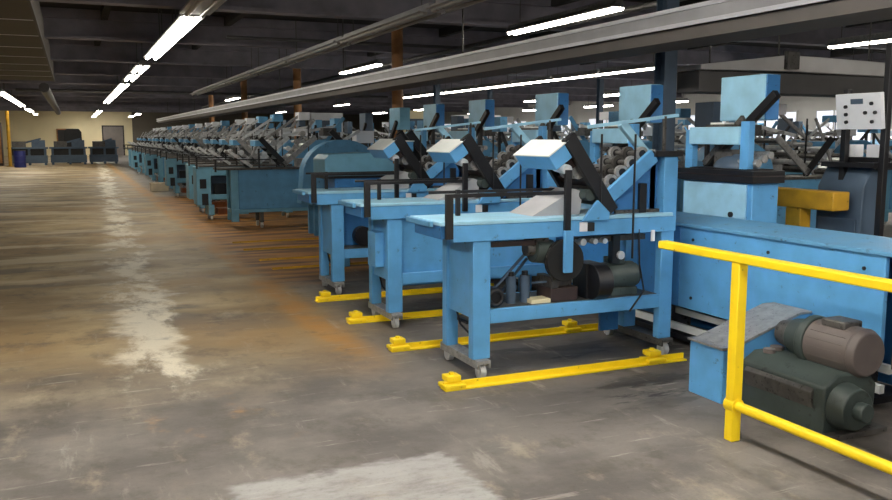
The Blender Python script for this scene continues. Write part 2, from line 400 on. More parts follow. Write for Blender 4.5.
# ------------------------------------------------------------------ feeder machine (all coordinates as built for the nearest one)
O1 = (2.42, 4.95, 0)
PITCH = 1.65
def B(): return MB(O1)
def caster(parent, x, y, zt=.105):
    c = B().use('silver').box(x - .03, x + .03, y - .03, y + .03, zt - .012, zt).box(x - .028, x - .02, y - .015, y + .015, .03, zt - .012).box(x + .02, x + .028, y - .015, y + .015, .03, zt - .012).build('caster_fork', None, parent, .003)
    B().cyl((x - .02, y, .048), (x + .02, y, .048), .048, n=18).cyl((x - .024, y, .048), (x + .024, y, .048), .022, n=12).build('caster_wheel', 'silver', c)

def incline(t, gray=False, x0=3.37, z0=1.15, x1=3.79, z1=1.47, rollers=5):
    dx, dz = x1 - x0, z1 - z0; ln = math.hypot(dx, dz); ux, uz = dx / ln, dz / ln; nx, nz = -uz, ux
    side = 'blue' if not gray else 'steel'
    def prof(h0, h1, e0=0, e1=0):
        return [(x0 - ux * e0 + nx * h0, z0 - uz * e0 + nz * h0), (x1 + ux * e1 + nx * h0, z1 + uz * e1 + nz * h0), (x1 + ux * e1 + nx * h1, z1 + uz * e1 + nz * h1), (x0 - ux * e0 + nx * h1, z0 - uz * e0 + nz * h1)]
    B().prism(prof(-.05, .05), 4.95, 4.99).build('incline_side', side, t, .006)
    B().prism(prof(-.05, .05), 5.43, 5.47).build('incline_side', side, t, .006)
    B().prism(prof(-.04, -.02), 4.995, 5.425).build('incline_bed', 'dull', t)
    for k in range(rollers):
        f = (k + .5) / rollers
        cx, cz = x0 + dx * f + nx * .055, z0 + dz * f + nz * .055
        r = B().use('dull').cyl((cx, 5.0, cz), (cx, 5.42, cz), .02, n=10)
        for y, mt in ((5.0, 'steel'), (5.16, 'dull'), (5.32, 'steel')): r.use(mt).cyl((cx, y, cz), (cx, y + .03, cz), .05, n=16).use('black').cyl((cx, y - .006, cz), (cx, y, cz), .028, n=12)
        r.build('roller', None, t)

def make_feeder(kind):
    """kind 0: open frame with motors on the tray; 1: closed blue panel below; 2: open frame with a recessed panel"""
    t = empty('feeder_machine', O1, 'x', 'machine')
    # table
    B().use('blue_pale').box(2.12, 3.95, 4.93, 5.47, 1.035, 1.06).use('blue_old').box(2.09, 2.12, 5.05, 5.47, 1.02, 1.055).build('table_top', None, t, .004)
    B().box(2.21, 3.98, 4.935, 4.975, .925, 1.034).build('apron', 'blue', t, .004)
    B().box(2.21, 3.98, 5.43, 5.465, .925, 1.034).build('apron', 'blue', t, .004)
    B().prism([(4.975, .945), (5.43, .945), (5.43, 1.034), (4.975, 1.034)], 2.14, 2.20, 'x').build('end_apron', 'blue_deep', t, .003)
    for x0, x1, y0, y1 in ((2.36, 2.49, 4.95, 5.02), (2.36, 2.45, 5.38, 5.46), (3.87, 3.98, 4.95, 5.02), (3.87, 3.98, 5.38, 5.46)):
        B().box(x0, x1, y0, y1, .13, .924 if x0 < 3 else 1.0).build('leg', 'blue', t, .006)
    B().box(2.38, 2.40, 5.02, 5.38, .40, .92).build('end_panel', 'blue', t)
    # lower rails and tray
    B().box(2.49, 3.87, 4.95, 4.99, .365, .46).build('lower_rail', 'blue', t, .005)
    B().box(2.45, 3.87, 5.42, 5.46, .365, .46).build('lower_rail', 'blue', t, .005)
    if kind != 1: B().box(2.49, 3.87, 4.99, 5.42, .44, .462).build('tray', 'dull', t)
    # caster beams
    for x, y0, y1 in ((2.42, 4.90, 5.52), (3.93, 4.92, 5.72)):
        B().box(x - .05, x + .05, y0, y1, .105, .13).box(x - .05, x - .038, y0, y1, .075, .105).box(x + .038, x + .05, y0, y1, .075, .105).build('caster_beam', 'steel' if x < 3 else 'dull', t, .003)
        caster(t, x, y0 + .05); caster(t, x, y1 - .05)
    # black guard frame on the table end
    B().box(2.15, 2.20, 4.905, 4.935, .95, 1.24).build('guard_post', 'black', t, .003)
    B().box(3.03, 3.075, 4.905, 4.935, .97, 1.38).build('guard_post', 'black', t, .003)
    B().box(2.40, 2.43, 5.3, 5.33, 1.06, 1.24).build('guard_post', 'black', t, .003)
    B().box(2.2, 3.03, 4.91, 4.93, 1.215, 1.24).build('guard_bar', 'black', t, .003)
    B().box(2.2, 3.2, 5.31, 5.33, 1.215, 1.235).build('guard_bar', 'black', t, .003)
    B().cyl((3.05, 4.92, 1.38), (3.05, 5.08, 1.40), .035, n=12).build('pivot_knob', 'silver', t)
    # tilted stack hopper: long in y, hung on the upper end of the black slab
    th = math.atan2(.47, .33)
    s = Vector((math.cos(th), 0, -math.sin(th))); n = Vector((-math.sin(th), 0, -math.cos(th)))
    R = Matrix((s, Vector((0, 1, 0)), -n)).transposed()            # local x = down the slab, z = away from its underside
    top = Vector((3.05, 4.95, 1.565))
    def slab_box(mb, a0, a1, y0, y1, h0, h1):
        ps = [(a, y, h) for a in (a0, a1) for y in (y0, y1) for h in (h0, h1)]
        vs = [top + s * a + Vector((0, y - 4.95, 0)) + n * h for a, y, h in ps]
        mb._faces(vs, [(0, 1, 3, 2), (4, 6, 7, 5), (0, 4, 5, 1), (2, 3, 7, 6), (0, 2, 6, 4), (1, 5, 7, 3)]); return mb
    h = slab_box(B().use('blue'), 0.004, .115, 4.95, 5.43, .015, .165).build('hopper', None, t, .006)
    slab_box(B(), -.008, .004, 4.94, 5.44, -.02, .17).build('hopper_lid', 'white_top', h, .003, label='white lid')
    slab_box(B(), -.02, .62, 4.94, 4.985, -.09, .01).build('slab_side', 'black', t, .004)
    slab_box(B(), .0, .60, 5.39, 5.43, -.08, .005).build('slab_side', 'black', t, .004)
    sb = slab_box(B().use('black'), .02, .58, 4.985, 5.39, -.06, -.045)
    for k in range(5):
        sb.use('dull' if k % 2 else 'darkred'); slab_box(sb, .14 + k * .09, .19 + k * .09, 4.99, 5.385, -.05, -.02)
    sb.build('slab_bed', None, t)
    slab_box(B(), .12, .2, 5.0, 5.3, -.03, .05).build('suction_block', 'darkred', t, .004)
    B().cyl((3.2, 5.02, 1.36), (3.2, 5.2, 1.36), .05, n=14).build('drive_disc', 'steel', t)
    B().cyl((3.27, 4.97, 1.2), (3.27, 5.1, 1.2), .04, n=14).build('drive_disc', 'green', t)
    incline(t)
    B().prism([(3.42, 1.06), (3.86, 1.06), (3.86, 1.5), (3.80, 1.42)], 5.02, 5.04).build('side_plate', 'blue_deep', t)
    B().prism([(3.17, 1.03), (3.38, 1.03), (3.39, 1.08), (3.29, 1.17), (3.24, 1.12)], 4.905, 4.93).build('gusset', 'blue', t, .003)
    B().prism([(2.86, 1.061), (3.24, 1.061), (3.26, 1.22), (3.2, 1.24)], 5.06, 5.4).build('paper_chute', 'duct', t)
    # drive clutter right of the incline
    B().use('green').cyl((3.62, 5.1, 1.16), (3.8, 5.1, 1.16), .07, n=14).use('black').box(3.7, 3.76, 4.99, 5.06, 1.06, 1.27).use('dull').cyl((3.78, 5.1, 1.14), (3.92, 5.1, 1.14), .06, n=14).box(3.5, 3.95, 5.0, 5.2, 1.061, 1.085).build('drive_motor', None, t, .003)
    for x, y in ((3.33, 4.97), (3.58, 4.93)):
        B().cyl((x, y - .03, .75 if x > 3.5 else 1.05), (x, y - .03, 1.62), .008, n=6).build('vertical_rod', 'black', t)
    # tall posts and cross beam at the rear
    B().box(3.88, 4.0, 4.955, 5.05, 1.0, 1.46).build('rear_post', 'blue', t, .006)
    B().box(3.80, 3.855, 5.02, 5.06, 1.06, 1.46).build('rear_post', 'blue_deep', t, .004)
    B().box(3.88, 4.0, 5.38, 5.46, 1.0, 1.46).build('rear_post', 'blue', t, .006)
    B().use('blue').box(3.885, 3.995, 5.055, 5.375, .96, 1.455).build('rear_body', None, t, .006)
    B().box(3.78, 4.03, 4.94, 5.48, 1.46, 1.50).build('rear_cap', 'black', t, .004)
    B().bar((3.62, 5.13, 1.70), (3.86, 5.13, 1.46), .05, .06).build('brace', 'blue_pale', t, .004)
    B().bar((3.32, 5.1, 1.67), (4.1, 5.1, 1.76), .016, .024).build('top_arm', 'blue_pale', t)
    B().bar((3.98, 5.1, 1.50), (3.98, 5.1, 1.75), .02, .02).build('top_arm_post', 'dull', t)
    # switch box on the apron
    sw = B().box(3.16, 3.22, 4.925, 4.935, .955, 1.02).build('switch_box', 'board', t, .002, label='small white switch plate')
    B().box(3.225, 3.275, 4.92, 4.935, .955, 1.015).build('switch_button', 'ink', sw, .002)
    if kind == 0:
        B().box(3.02, 3.09, 4.89, 4.92, .68, .97).build('pulley_arm', 'blue', t, .008)
        p = B().cyl((3.055, 4.93, .76), (3.055, 4.98, .76), .145, n=28).build('pulley_wheel', 'rubber', t, .004)
        B().torus((3.055, 4.955, .76), (0, 1, 0), .125, .022).build('pulley_rim', 'dull', p)
        B().use('darkred').box(2.98, 3.2, 5.0, 5.2, .462, .56).use('dull').box(2.98, 3.04, 4.99, 5.2, .56, .64).box(3.02, 3.18, 5.05, 5.18, .56, .62).build('bearing_block', None, t, .006)
        B().use('black').cyl((3.30, 5.0, .585), (3.42, 5.0, .585), .125, n=22).box(3.28, 3.42, 5.02, 5.2, .462, .71).build('motor_guard', None, t, .004)
        B().cyl((3.44, 5.1, .60), (3.72, 5.1, .60), .10, n=20).cyl((3.72, 5.1, .60), (3.75, 5.1, .60), .085, n=20).box(3.46, 3.72, 5.02, 5.18, .462, .52).box(3.5, 3.62, 5.04, 5.14, .69, .74).build('drive_motor', 'green', t, .004)
        for x in (2.72, 2.83):
            c = B().cyl((x, 5.1, .462), (x, 5.1, .65), .035, n=14).build('lubricator', 'blue_grey', t)
            B().cyl((x, 5.1, .65), (x, 5.1, .68), .022, n=12).build('lubricator_cap', 'black', c)
        B().cyl((2.55, 5.0, .53), (2.55, 5.08, .53), .068, n=18).torus((2.55, 4.995, .53), (0, 1, 0), .05, .016).build('hand_wheel', 'black', t)
        B().box(2.83, 2.98, 5.0, 5.12, .463, .49).build('spare_plate', 'cream', t)
        B().bar((2.57, 5.1, .55), (2.83, 5.1, .80), .015, .015).bar((2.65, 5.2, .47), (2.9, 5.2, .75), .015, .015).bar((2.86, 5.06, .6), (3.0, 5.06, .6), .012, .012).build('link_rod', 'blue_grey', t)
        B().use('green').cyl((2.86, 5.05, .83), (3.0, 5.05, .81), .085, n=18).use('dull').cyl((2.8, 5.05, .84), (2.86, 5.05, .84), .05, n=14).box(2.84, 2.96, 5.0, 5.14, .88, .93).build('gear_case', None, t, .004)
        B().box(2.52, 2.86, 5.0, 5.05, .87, .905).build('drive_shaft', 'darkred', t)
        B().use('dull').box(3.22, 3.8, 5.05, 5.1, .86, .9).use('silver').cyl((3.24, 5.0, .87), (3.24, 5.08, .87), .025).cyl((3.34, 5.0, .87), (3.34, 5.08, .87), .02).cyl((3.42, 5.0, .87), (3.42, 5.08, .87), .02).build('linkage', None, t)
        B().use('black').box(3.5, 3.56, 5.02, 5.08, .7, .9).use('silver').cyl((3.56, 5.0, .76), (3.56, 5.06, .76), .03).build('solenoid_valve', None, t)
        B().box(3.76, 3.79, 4.925, 4.935, .86, .94).build('name_plate', 'board', t)
        B().box(3.6, 3.76, 5.3, 5.33, .14, .36).build('foot_plate', 'blue_deep', t)
        B().tube([(3.66, 4.94, .95), (3.67, 4.935, .7), (3.72, 4.94, .5), (3.6, 4.94, .36)], .007, 6).build('air_hose', 'black', t)
        B().box(2.44, 2.47, 5.22, 5.42, .31, .335).build('bump_latch', 'black', t, .004)
    if kind == 1:
        B().box(2.50, 3.86, 5.0, 5.02, .345, .925).build('side_panel', 'blue', t, .003)
        B().box(2.30, 2.38, 5.1, 5.3, .5, .8).build('end_box', 'blue', t, .006)
    if kind == 2:
        B().box(2.53, 3.8, 5.25, 5.27, .46, .925).build('side_panel', 'blue_deep', t, .003)
        B().cyl((2.75, 5.1, .57), (2.75, 5.2, .57), .1, n=20).build('pulley_wheel', 'black', t, .004)
        B().box(2.95, 3.1, 5.0, 5.2, .462, .62).build('drive_motor', 'black', t, .004)
    # cable loop below the end panel
    B().tube([(2.43, 5.04, .42), (2.46, 5.05, .30), (2.45, 5.15, .24), (2.43, 5.3, .30), (2.42, 5.36, .42)], .008, 6).build('cable', 'black', t)
    remember(t)
    return t

f1 = make_feeder(0); f1['label'] = 'nearest blue feeder machine on casters with black pulley and motors on its tray'
f2 = make_feeder(1); f2.location = (O1[0], 6.6, 0); f2['label'] = 'second blue feeder machine from the camera, closed panel under its table'
f3 = make_feeder(2); f3.location = (O1[0], 8.28, 0); f3['label'] = 'third blue feeder machine from the camera, last before the rust coloured floor gap'
GA = 'blue feeder machines along the aisle'
for f in (f1, f2, f3): f['group'] = GA

# ------------------------------------------------------------------ machine head: cabinet, gantry and tall control box behind each feeder
def make_head():
    t = empty('feeder_cabinet', (4.85, 5.35, 0), 'x', 'cabinet')
    o = (4.85, 5.35, 0)
    D = lambda: MB(o)
    D().box(4.70, 4.96, 4.95, 5.75, 0, 1.25).build('body', 'blue', t, .008)
    dr = D().box(4.685, 4.70, 5.0, 5.72, .80, 1.24).build('door', 'blue_pale', t, .004)
    D().cyl((4.67, 5.15, 1.0), (4.685, 5.15, 1.0), .022, n=14).build('door_knob', 'ink', dr)
    D().use('black').box(4.665, 4.985, 4.915, 5.80, 1.25, 1.30).use('darkred').box(4.66, 4.99, 4.91, 5.805, 1.30, 1.306).use('black').box(4.665, 4.985, 4.915, 5.80, 1.306, 1.345).build('top_rim', None, t, .004, label='black rim with a brown seam')
    D().use('blue_grey').dome((4.85, 5.3, 1.345), .11, .24, .12).build('dome_cover', None, t)
    D().box(4.72, 4.95, 5.0, 5.7, 1.345, 1.355).build('top_tray', 'black', t)
    # gantry
    for y in (5.08, 5.72): D().box(4.72, 4.78, y - .045, y + .045, 1.345, 1.66 + (.06 if y < 5.4 else 0)).build('gantry_leg', 'blue', t, .005)
    g = D().box(4.70, 4.84, 5.12, 5.70, 1.54, 1.68).build('gantry_box', 'blue_pale', t, .008)
    D().use('dull').box(4.72, 4.86, 5.3, 5.52, 1.68, 1.70).use('white_top').box(4.74, 4.84, 5.33, 5.49, 1.70, 1.715).build('gantry_plate', None, g)
    # control box on a post with black diagonal arm
    D().box(5.02, 5.07, 5.4, 5.46, 0, 1.75).build('box_post', 'black', t)
    c = D().box(4.98, 5.115, 5.16, 5.66, 1.73, 2.09).build('control_box', 'blue_pale', t, .008)
    D().box(4.984, 5.118, 5.145, 5.16, 1.735, 2.085).build('end_cover', 'blue_deep', c, .004, label='deep blue end cover')
    D().bar((4.945, 5.76, 1.345), (4.945, 5.0, 1.93), .05, .065).build('diagonal_arm', 'black', t, .004)
    D().use('dull').bar((4.86, 5.68, 1.38), (4.86, 5.25, 1.75), .03, .05).box(4.8, 4.92, 5.3, 5.5, 1.36, 1.5).build('feed_arm', None, t)
    for k in range(3):
        D().cyl((4.8 + .06 * k, 5.0, 1.40 + .03 * k), (4.8 + .06 * k, 5.0 + .3, 1.40 + .03 * k), .03, n=12).build('roller', 'steel', t)
    remember(t)
    return t
h1 = make_head(); h1['label'] = 'blue cabinet with black top rim and tall control box, nearest, beyond the yellow handrail'
GH = 'blue feeder cabinets with tall control boxes'
h1['group'] = GH
heads = [h1]
for i in range(1, 3):
    heads.append(dup(h1, (4.85, (5.35, 6.80, 8.47)[i], 0), 'pale blue cabinet with tall control box behind the %s feeder machine from the camera' % NTH[i], GH))

# ------------------------------------------------------------------ older machines farther down the row
def make_old(kind, name='feeder_machine'):
    """kind 0: closed dusty blue side panel; 1: open frame with dark openings; grey V conveyors on top"""
    t = empty(name, O1, 'x', 'machine')
    if kind == 0:
        B().box(2.55, 4.0, 4.95, 5.45, .34, 1.03).build('body_panel', 'blue_old', t, .01)
        B().box(2.42, 2.55, 4.97, 5.03, .12, 1.03).box(2.42, 2.55, 5.37, 5.43, .12, 1.03).box(2.42, 4.0, 4.96, 5.44, .28, .34).build('frame', 'teal', t, .006)
    else:
        B().use('teal').box(2.15, 2.42, 4.95, 5.45, .3, 1.03).box(2.36, 2.47, 4.95, 5.45, .1, .3).box(2.42, 4.0, 4.95, 5.02, .86, 1.03).box(2.42, 4.0, 4.95, 5.02, .4, .5).box(2.95, 3.12, 4.95, 5.02, .1, .9).box(3.85, 4.0, 4.95, 5.45, .1, 1.03).build('frame', None, t, .008)
        B().use('blue_grey').box(2.45, 3.9, 5.2, 5.24, .45, .9).use('black').box(2.21, 2.33, 4.94, 4.951, .62, .8).box(2.24, 2.36, 4.94, 4.951, .3, .52).build('inner_panel', None, t)
        B().use('rust').box(2.55, 3.3, 5.05, 5.4, .1, .22).build('drip_tray', None, t)
        B().box(2.5, 2.9, 5.03, 5.3, .5, .7).build('drive_box', 'black', t)
    B().box(2.2, 4.0, 4.93, 5.47, 1.03, 1.065).build('table_top', 'dull', t, .004)
    for x in (2.95, 3.95) if kind == 0 else (2.42, 3.9):
        for y in (5.0, 5.4):
            B().use('dull').box(x - .03, x + .03, y - .03, y + .03, .1, .3).use('silver').cyl((x - .02, y, .05), (x + .02, y, .05), .05, n=12).build('caster', None, t)
    B().use('black').box(2.15, 2.18, 4.92, 4.95, 1.0, 1.22).box(2.15, 3.1, 4.92, 4.94, 1.2, 1.22).box(2.9, 2.93, 4.92, 4.95, 1.06, 1.4).build('guard_frame', None, t)
    # grey conveyors in a V
    def arm(x0, z0, x1, z1, w, mat, name):
        b = B().use(mat)
        b.bar((x0, 4.97, z0), (x1, 4.97, z1), .03, w).bar((x0, 5.42, z0), (x1, 5.42, z1), .03, w)
        for k in range(5):
            f = (k + .5) / 5; b.use('silver' if k % 2 else 'dull').cyl((x0 + (x1 - x0) * f, 4.99, z0 + (z1 - z0) * f), (x0 + (x1 - x0) * f, 5.4, z0 + (z1 - z0) * f), .035, n=8)
        b.build(name, None, t)
    arm(2.95, 1.58, 3.4, 1.1, .09, 'steel' if kind else 'black', 'slab_conveyor')
    arm(3.36, 1.12, 3.95, 1.6, .09, 'silver' if kind else 'steel', 'incline_conveyor')
    arm(2.4, 1.36, 2.8, 1.08, .05, 'silver', 'paper_chute')
    B().use('blue_old').box(2.86, 3.06, 4.97, 5.4, 1.44, 1.54).use('board').box(2.86, 3.06, 4.96, 5.41, 1.54, 1.55).build('hopper', None, t, .005)
    B().box(3.6, 3.9, 5.0, 5.2, 1.07, 1.22).build('drive_motor', 'steel', t, .005)
    for cx, cz, r in ((3.2, 1.5, .06), (3.72, 1.66, .05), (3.02, 1.3, .05), (3.45, 1.4, .045), (3.6, 1.52, .05)):
        B().cyl((cx, 4.98, cz), (cx, 5.3, cz), r * .5, n=8).cyl((cx, 4.97, cz), (cx, 5.0, cz), r, n=12).build('roller', 'silver' if cz < 1.45 else 'steel', t)
    B().bar((3.4, 5.2, 1.62), (4.4, 5.2, 1.80), .03, .045).build('top_arm', 'silver', t)
    B().bar((4.0, 5.05, 1.3), (4.5, 5.05, 1.95), .04, .06).build('feed_arm', 'steel' if kind else 'blue_old', t)
    B().bar((3.3, 5.3, 1.06), (3.3, 5.3, 1.85), .016, .016).build('vertical_rod', 'black', t)
    B().bar((3.85, 5.1, 1.06), (3.85, 5.1, 1.95), .016, .016).build('vertical_rod', 'black', t)
    B().bar((3.0, 5.1, 1.52), (3.75, 5.1, 2.02), .03, .045).build('top_arm', 'silver' if kind else 'steel', t)
    B().bar((2.75, 5.35, 1.06), (3.2, 5.35, 1.85), .025, .035).build('feed_arm', 'steel', t)
    B().box(3.66, 3.86, 5.0, 5.28, 1.9, 2.04).build('meter_box', 'board' if kind == 0 else 'blue_old', t, .005)
    B().box(4.1, 4.35, 5.0, 5.3, 1.62, 1.76).build('meter_box', 'board' if kind else 'dull', t, .005)
    # rear cabinet with its quarter-round guard
    pr = [(3.98, .2), (5.05, .2), (5.05, 1.3)] + [(4.55 + .5 * math.cos(a), 1.12 + .42 * math.sin(a)) for a in [math.radians(v) for v in range(20, 181, 16)]] + [(3.98, .95)]
    B().prism(pr, 5.0, 5.5).build('rear_cabinet', 'blue_old', t, .01)
    B().use('blue_old' if kind else 'blue_grey').box(4.95, 5.1, 5.15, 5.5, 1.7, 1.98 if kind else 2.04).use('black').box(5.0, 5.05, 5.3, 5.35, 1.28, 1.7).bar((4.94, 5.5, 1.4), (4.94, 5.1, 1.85), .05, .05).build('control_box', None, t, .006)
    remember(t)
    return t
old0 = make_old(0); old1 = make_old(1)
ys = [15.0 + .0, 16.75, 18.5, 20.3, 22.0, 23.8, 25.6, 27.4, 29.2, 31.0, 33.0, 35.0, 37.0, 39.0, 41.5, 44.0, 46.5]
for i, y in enumerate(ys):
    k = 1 if i in (1, 2, 5, 9, 13) else 0
    src = old1 if k else old0
    x = O1[0] + (.08 if k == 0 else .02) + random.uniform(-.06, .08) + (.0 if y < 20 else .1)
    lab = ['dusty blue machine with closed side panel at the far edge of the rust coloured floor',
           'blue machine with dark openings right behind the rust coloured floor gap'][i] if i < 2 else \
        '%s dusty blue machine down the aisle row, counted from the rust coloured floor gap' % NTH[i]
    if src.get('label') == 'x':
        src.location = (x, y, 0); src['label'] = lab; src['group'] = 'dusty blue machines down the aisle row'
    else:
        dup(src, (x, y, 0), lab, 'dusty blue machines down the aisle row')

# two cabinets left standing where the table sections are missing
def make_cover_machine():
    o = (3.3, 10.2, 0)
    t = empty('covered_machine', o, 'pale teal rounded cover on a machine between the third feeder and the rust coloured floor', 'machine')
    pr = [(2.78, 1.12), (2.78, 1.33), (2.84, 1.39), (3.35, 1.41), (3.55, 1.36), (3.68, 1.26), (3.7, 1.12)]
    MB(o).prism(pr, 10.0, 10.55).build('cover', 'teal', t, .01)
    MB(o).box(2.9, 4.6, 10.0, 10.5, .72, 1.12).build('body', 'blue_deep', t, .008)
    MB(o).box(2.76, 3.75, 9.98, 10.57, 1.10, 1.13).build('trim_band', 'black', t)
    for x in (3.0, 4.45):
        for y in (10.04, 10.42): MB(o).box(x, x + .09, y, y + .07, 0, .72).build('leg', 'blue_old', t, .005)
    MB(o).use('silver').bar((3.78, 9.98, 1.1), (3.9, 9.98, 1.36), .03, .05).build('handle', None, t)
    MB(o).use('black').bar((3.9, 10.1, 1.66), (4.35, 10.1, 1.1), .05, .1).bar((3.9, 10.45, 1.66), (4.35, 10.45, 1.1), .05, .1).build('slab_conveyor', None, t)
    MB(o).use('steel').bar((4.2, 10.1, 1.1), (4.6, 10.1, 1.4), .05, .09).bar((4.2, 10.45, 1.1), (4.6, 10.45, 1.4), .05, .09).use('dull').box(4.0, 4.6, 10.1, 10.4, 1.12, 1.22).build('incline_conveyor', None, t)
    MB(o).use('blue').box(3.72, 3.95, 10.05, 10.5, 1.42, 1.54).use('white_top').box(3.7, 3.96, 10.04, 10.51, 1.54, 1.556).build('hopper', None, t, .005)
    return t
make_cover_machine()
def make_round_guard():
    o = (4.2, 13.2, 0)
    t = empty('round_guard_machine', o, 'dusty blue machine with a big half-round guard above the rust coloured floor', 'machine')
    pr = [(3.25, .55), (4.9, .55), (4.9, 1.15)] + [(3.95 + .66 * math.cos(a), 1.0 + .56 * math.sin(a)) for a in [math.radians(v) for v in range(15, 186, 14)]]
    MB(o).prism(pr, 13.1, 13.4).build('round_guard', 'blue_old', t, .012)
    MB(o).box(3.5, 4.9, 13.4, 13.9, .5, 1.25).build('body', 'blue_old', t, .008)
    for x in (3.55, 4.75):
        for y in (13.44, 13.8): MB(o).box(x, x + .1, y, y + .08, 0, .5).build('leg', 'blue_old', t)
    MB(o).use('black').box(5.0, 5.06, 13.4, 13.46, .3, 1.74).bar((4.93, 13.75, 1.4), (4.93, 13.3, 1.85), .05, .06).build('box_post', None, t)
    MB(o).use('teal').box(4.95, 5.13, 13.2, 13.7, 1.72, 2.08).build('control_box', None, t, .006)
    MB(o).use('board').box(4.3, 4.6, 13.5, 13.75, 1.5, 1.7).use('dull').box(4.42, 4.48, 13.6, 13.66, 1.25, 1.5).build('meter_box', None, t)
    MB(o).use('silver').bar((3.6, 13.35, 1.3), (4.3, 13.35, 1.7), .04, .05).use('black').bar((3.8, 13.3, 1.7), (4.2, 13.3, 1.3), .05, .08).build('top_arm', None, t)
    return t
make_round_guard()
extra = dup(heads[0], (4.85, 10.3, 0), 'pale blue cabinet with tall control box behind the teal rounded cover', GH)
extra = dup(heads[0], (4.85, 11.95, 0), 'pale blue cabinet with tall control box between the teal cover and the half-round guard', GH)

# ------------------------------------------------------------------ far rows on the right: same machines turned round, and a third row
GR2, GR3, GR4 = 'machines of the second row', 'machines of the third row', 'machines of the far right row'
for i in range(15):
    y = 8.6 + i * 1.95
    dup(old1 if i % 2 else old0, (10.1, y + .5, 0), '%s machine of the second row, behind the aisle row, counted from the camera side' % NTH[i], GR2, PI)
for i in range(13):
    y = 8.2 + i * 2.3
    dup(old0 if i % 2 else old1, (13.0, y, 0), '%s machine of the third row, beyond the second aisle, counted from the camera side' % NTH[i], GR3)
for i in range(9):
    y = 13 + i * 2.6
    dup(old1 if i % 2 else old0, (21.5, y + .5, 0), '%s machine of the row nearest the right windows, counted from the camera side' % NTH[i], GR4, PI)

# ------------------------------------------------------------------ yellow floor rails
def make_rail(y, x0, x1, stops, label, mat='yellow', group='yellow floor rails'):
    t = empty('floor_rail', (x0, y, 0), label, 'rail', group)
    o = (x0, y, 0)
    MB(o).prism([(y - .045, 0), (y + .045, 0), (y + .045, .012), (y + .006, .012), (y + .006, .052), (y - .006, .052), (y - .006, .012), (y - .045, .012)], x0, x1, 'x').build('rail_bar', mat, t, .003)
    MB(o).box(x0 + .02, x1 - .05, y + .006, y + .03, .012, .03).build('rail_fillet', mat, t)
    for sx in stops:
        s = MB(o).box(sx - .05, sx + .05, y - .02, y + .07, .053, .09).box(sx - .075, sx + .075, y - .05, y + .075, .012, .04).build('stop_block', mat, t, .006)
        MB(o).cyl((sx, y + .025, .09), (sx, y + .025, .105), .018, n=6).build('stop_bolt', mat, s)
    return t
make_rail(4.80, 2.08, 3.98, (2.15, 3.72), 'yellow floor rail under the near side of the nearest feeder machine')
make_rail(5.87, 2.11, 4.15, (2.18, 3.7), 'yellow floor rail between the nearest and second feeder machines')
make_rail(6.92, 2.10, 4.05, (2.18,), 'yellow floor rail at the near side of the second feeder machine')
make_rail(7.98, 2.10, 4.05, (2.2,), 'yellow floor rail between the second and third feeder machines')
for i, y in enumerate((10.2, 11.0, 12.1, 13.0)):
    make_rail(y, 2.15, 4.3, (), 'aged yellow rail on the rust coloured floor gap, %s from the camera' % NTH[i], 'ochre', 'aged rails on the rust coloured floor').scale = (1, 1, .45)

# ------------------------------------------------------------------ long blue conveyor housing and its drive
o = (4.5, 5.0, 0)
t = empty('conveyor_housing', o, 'long low blue conveyor housing running behind the yellow handrail', 'machine')
MB(o).box(4.20, 4.235, 3.36, 5.15, .31, .93).build('side_panel', 'blue', t, .006)
MB(o).box(4.20, 4.235, 5.155, 9.6, .31, .93).build('side_panel', 'blue_deep', t, .006)
MB(o).prism([(4.18, .93), (4.18, .955), (4.60, .985), (4.62, .975), (4.62, .93)], 3.30, 9.6).build('top_cover', 'blue_old', t, .004, label='dusty grey blue top cover')
MB(o).box(4.56, 4.60, 3.36, 9.6, .08, .93).build('rear_panel', 'blue_deep', t)
MB(o).box(4.24, 4.55, 3.4, 9.55, .04, .08).build('base_plate', 'black', t)
for x, z in ((4.27, .10), (4.34, .21)): MB(o).box(x, x + .04, 3.4, 9.5, z, z + .05).build('slide_rail', 'white_top', t, label='white slide rail below the panel')
for y in (3.6, 5.35, 7.4, 9.2): MB(o).box(4.25, 4.5, y, y + .12, 0, .31).build('foot', 'dull', t)
for y in (3.5, 4.25, 5.0):
    for z in (.40, .84): MB(o).cyl((4.192, y, z), (4.20, y, z), .012, n=8).build('panel_bolt', 'ink', t)
o = (4.5, 2.6, 0)
t = empty('conveyor_end_unit', o, 'pinkish grey end unit with dark gap at the right end of the blue housing', 'machine')
MB(o).box(4.22, 4.26, 1.6, 3.30, .28, .72).build('side_panel', 'brown_grey', t, .005)
MB(o).box(4.24, 4.6, 1.6, 3.30, .72, .94).build('upper_panel', 'blue_deep', t, .005)
MB(o).box(4.3, 4.6, 1.6, 3.30, 0, .28).build('base', 'black', t)
MB(o).box(4.23, 4.28, 1.7, 3.28, .14, .19).build('slide_rail', 'white_top', t)
MB(o).cyl((4.1, 3.0, .35), (4.22, 3.0, .35), .12, n=20).build('pulley_wheel', 'rubber', t)

o = (3.85, 4.0, 0)
t = empty('drive_guard', o, 'blue sloping drive guard box against the housing, behind the yellow post', 'guard')
MB(o).prism([(3.5, .0), (4.19, .0), (4.19, .50), (4.1, .50), (3.56, .33), (3.5, .33)], 3.86, 4.16).build('guard_body', 'blue', t, .006)
MB(o).prism([(3.485, .335), (3.57, .335), (4.1, .505), (4.19, .505), (4.19, .52), (4.09, .52), (3.56, .35), (3.485, .35)], 3.85, 4.17).build('guard_lid', 'steel', t, .003, label='worn grey lid')

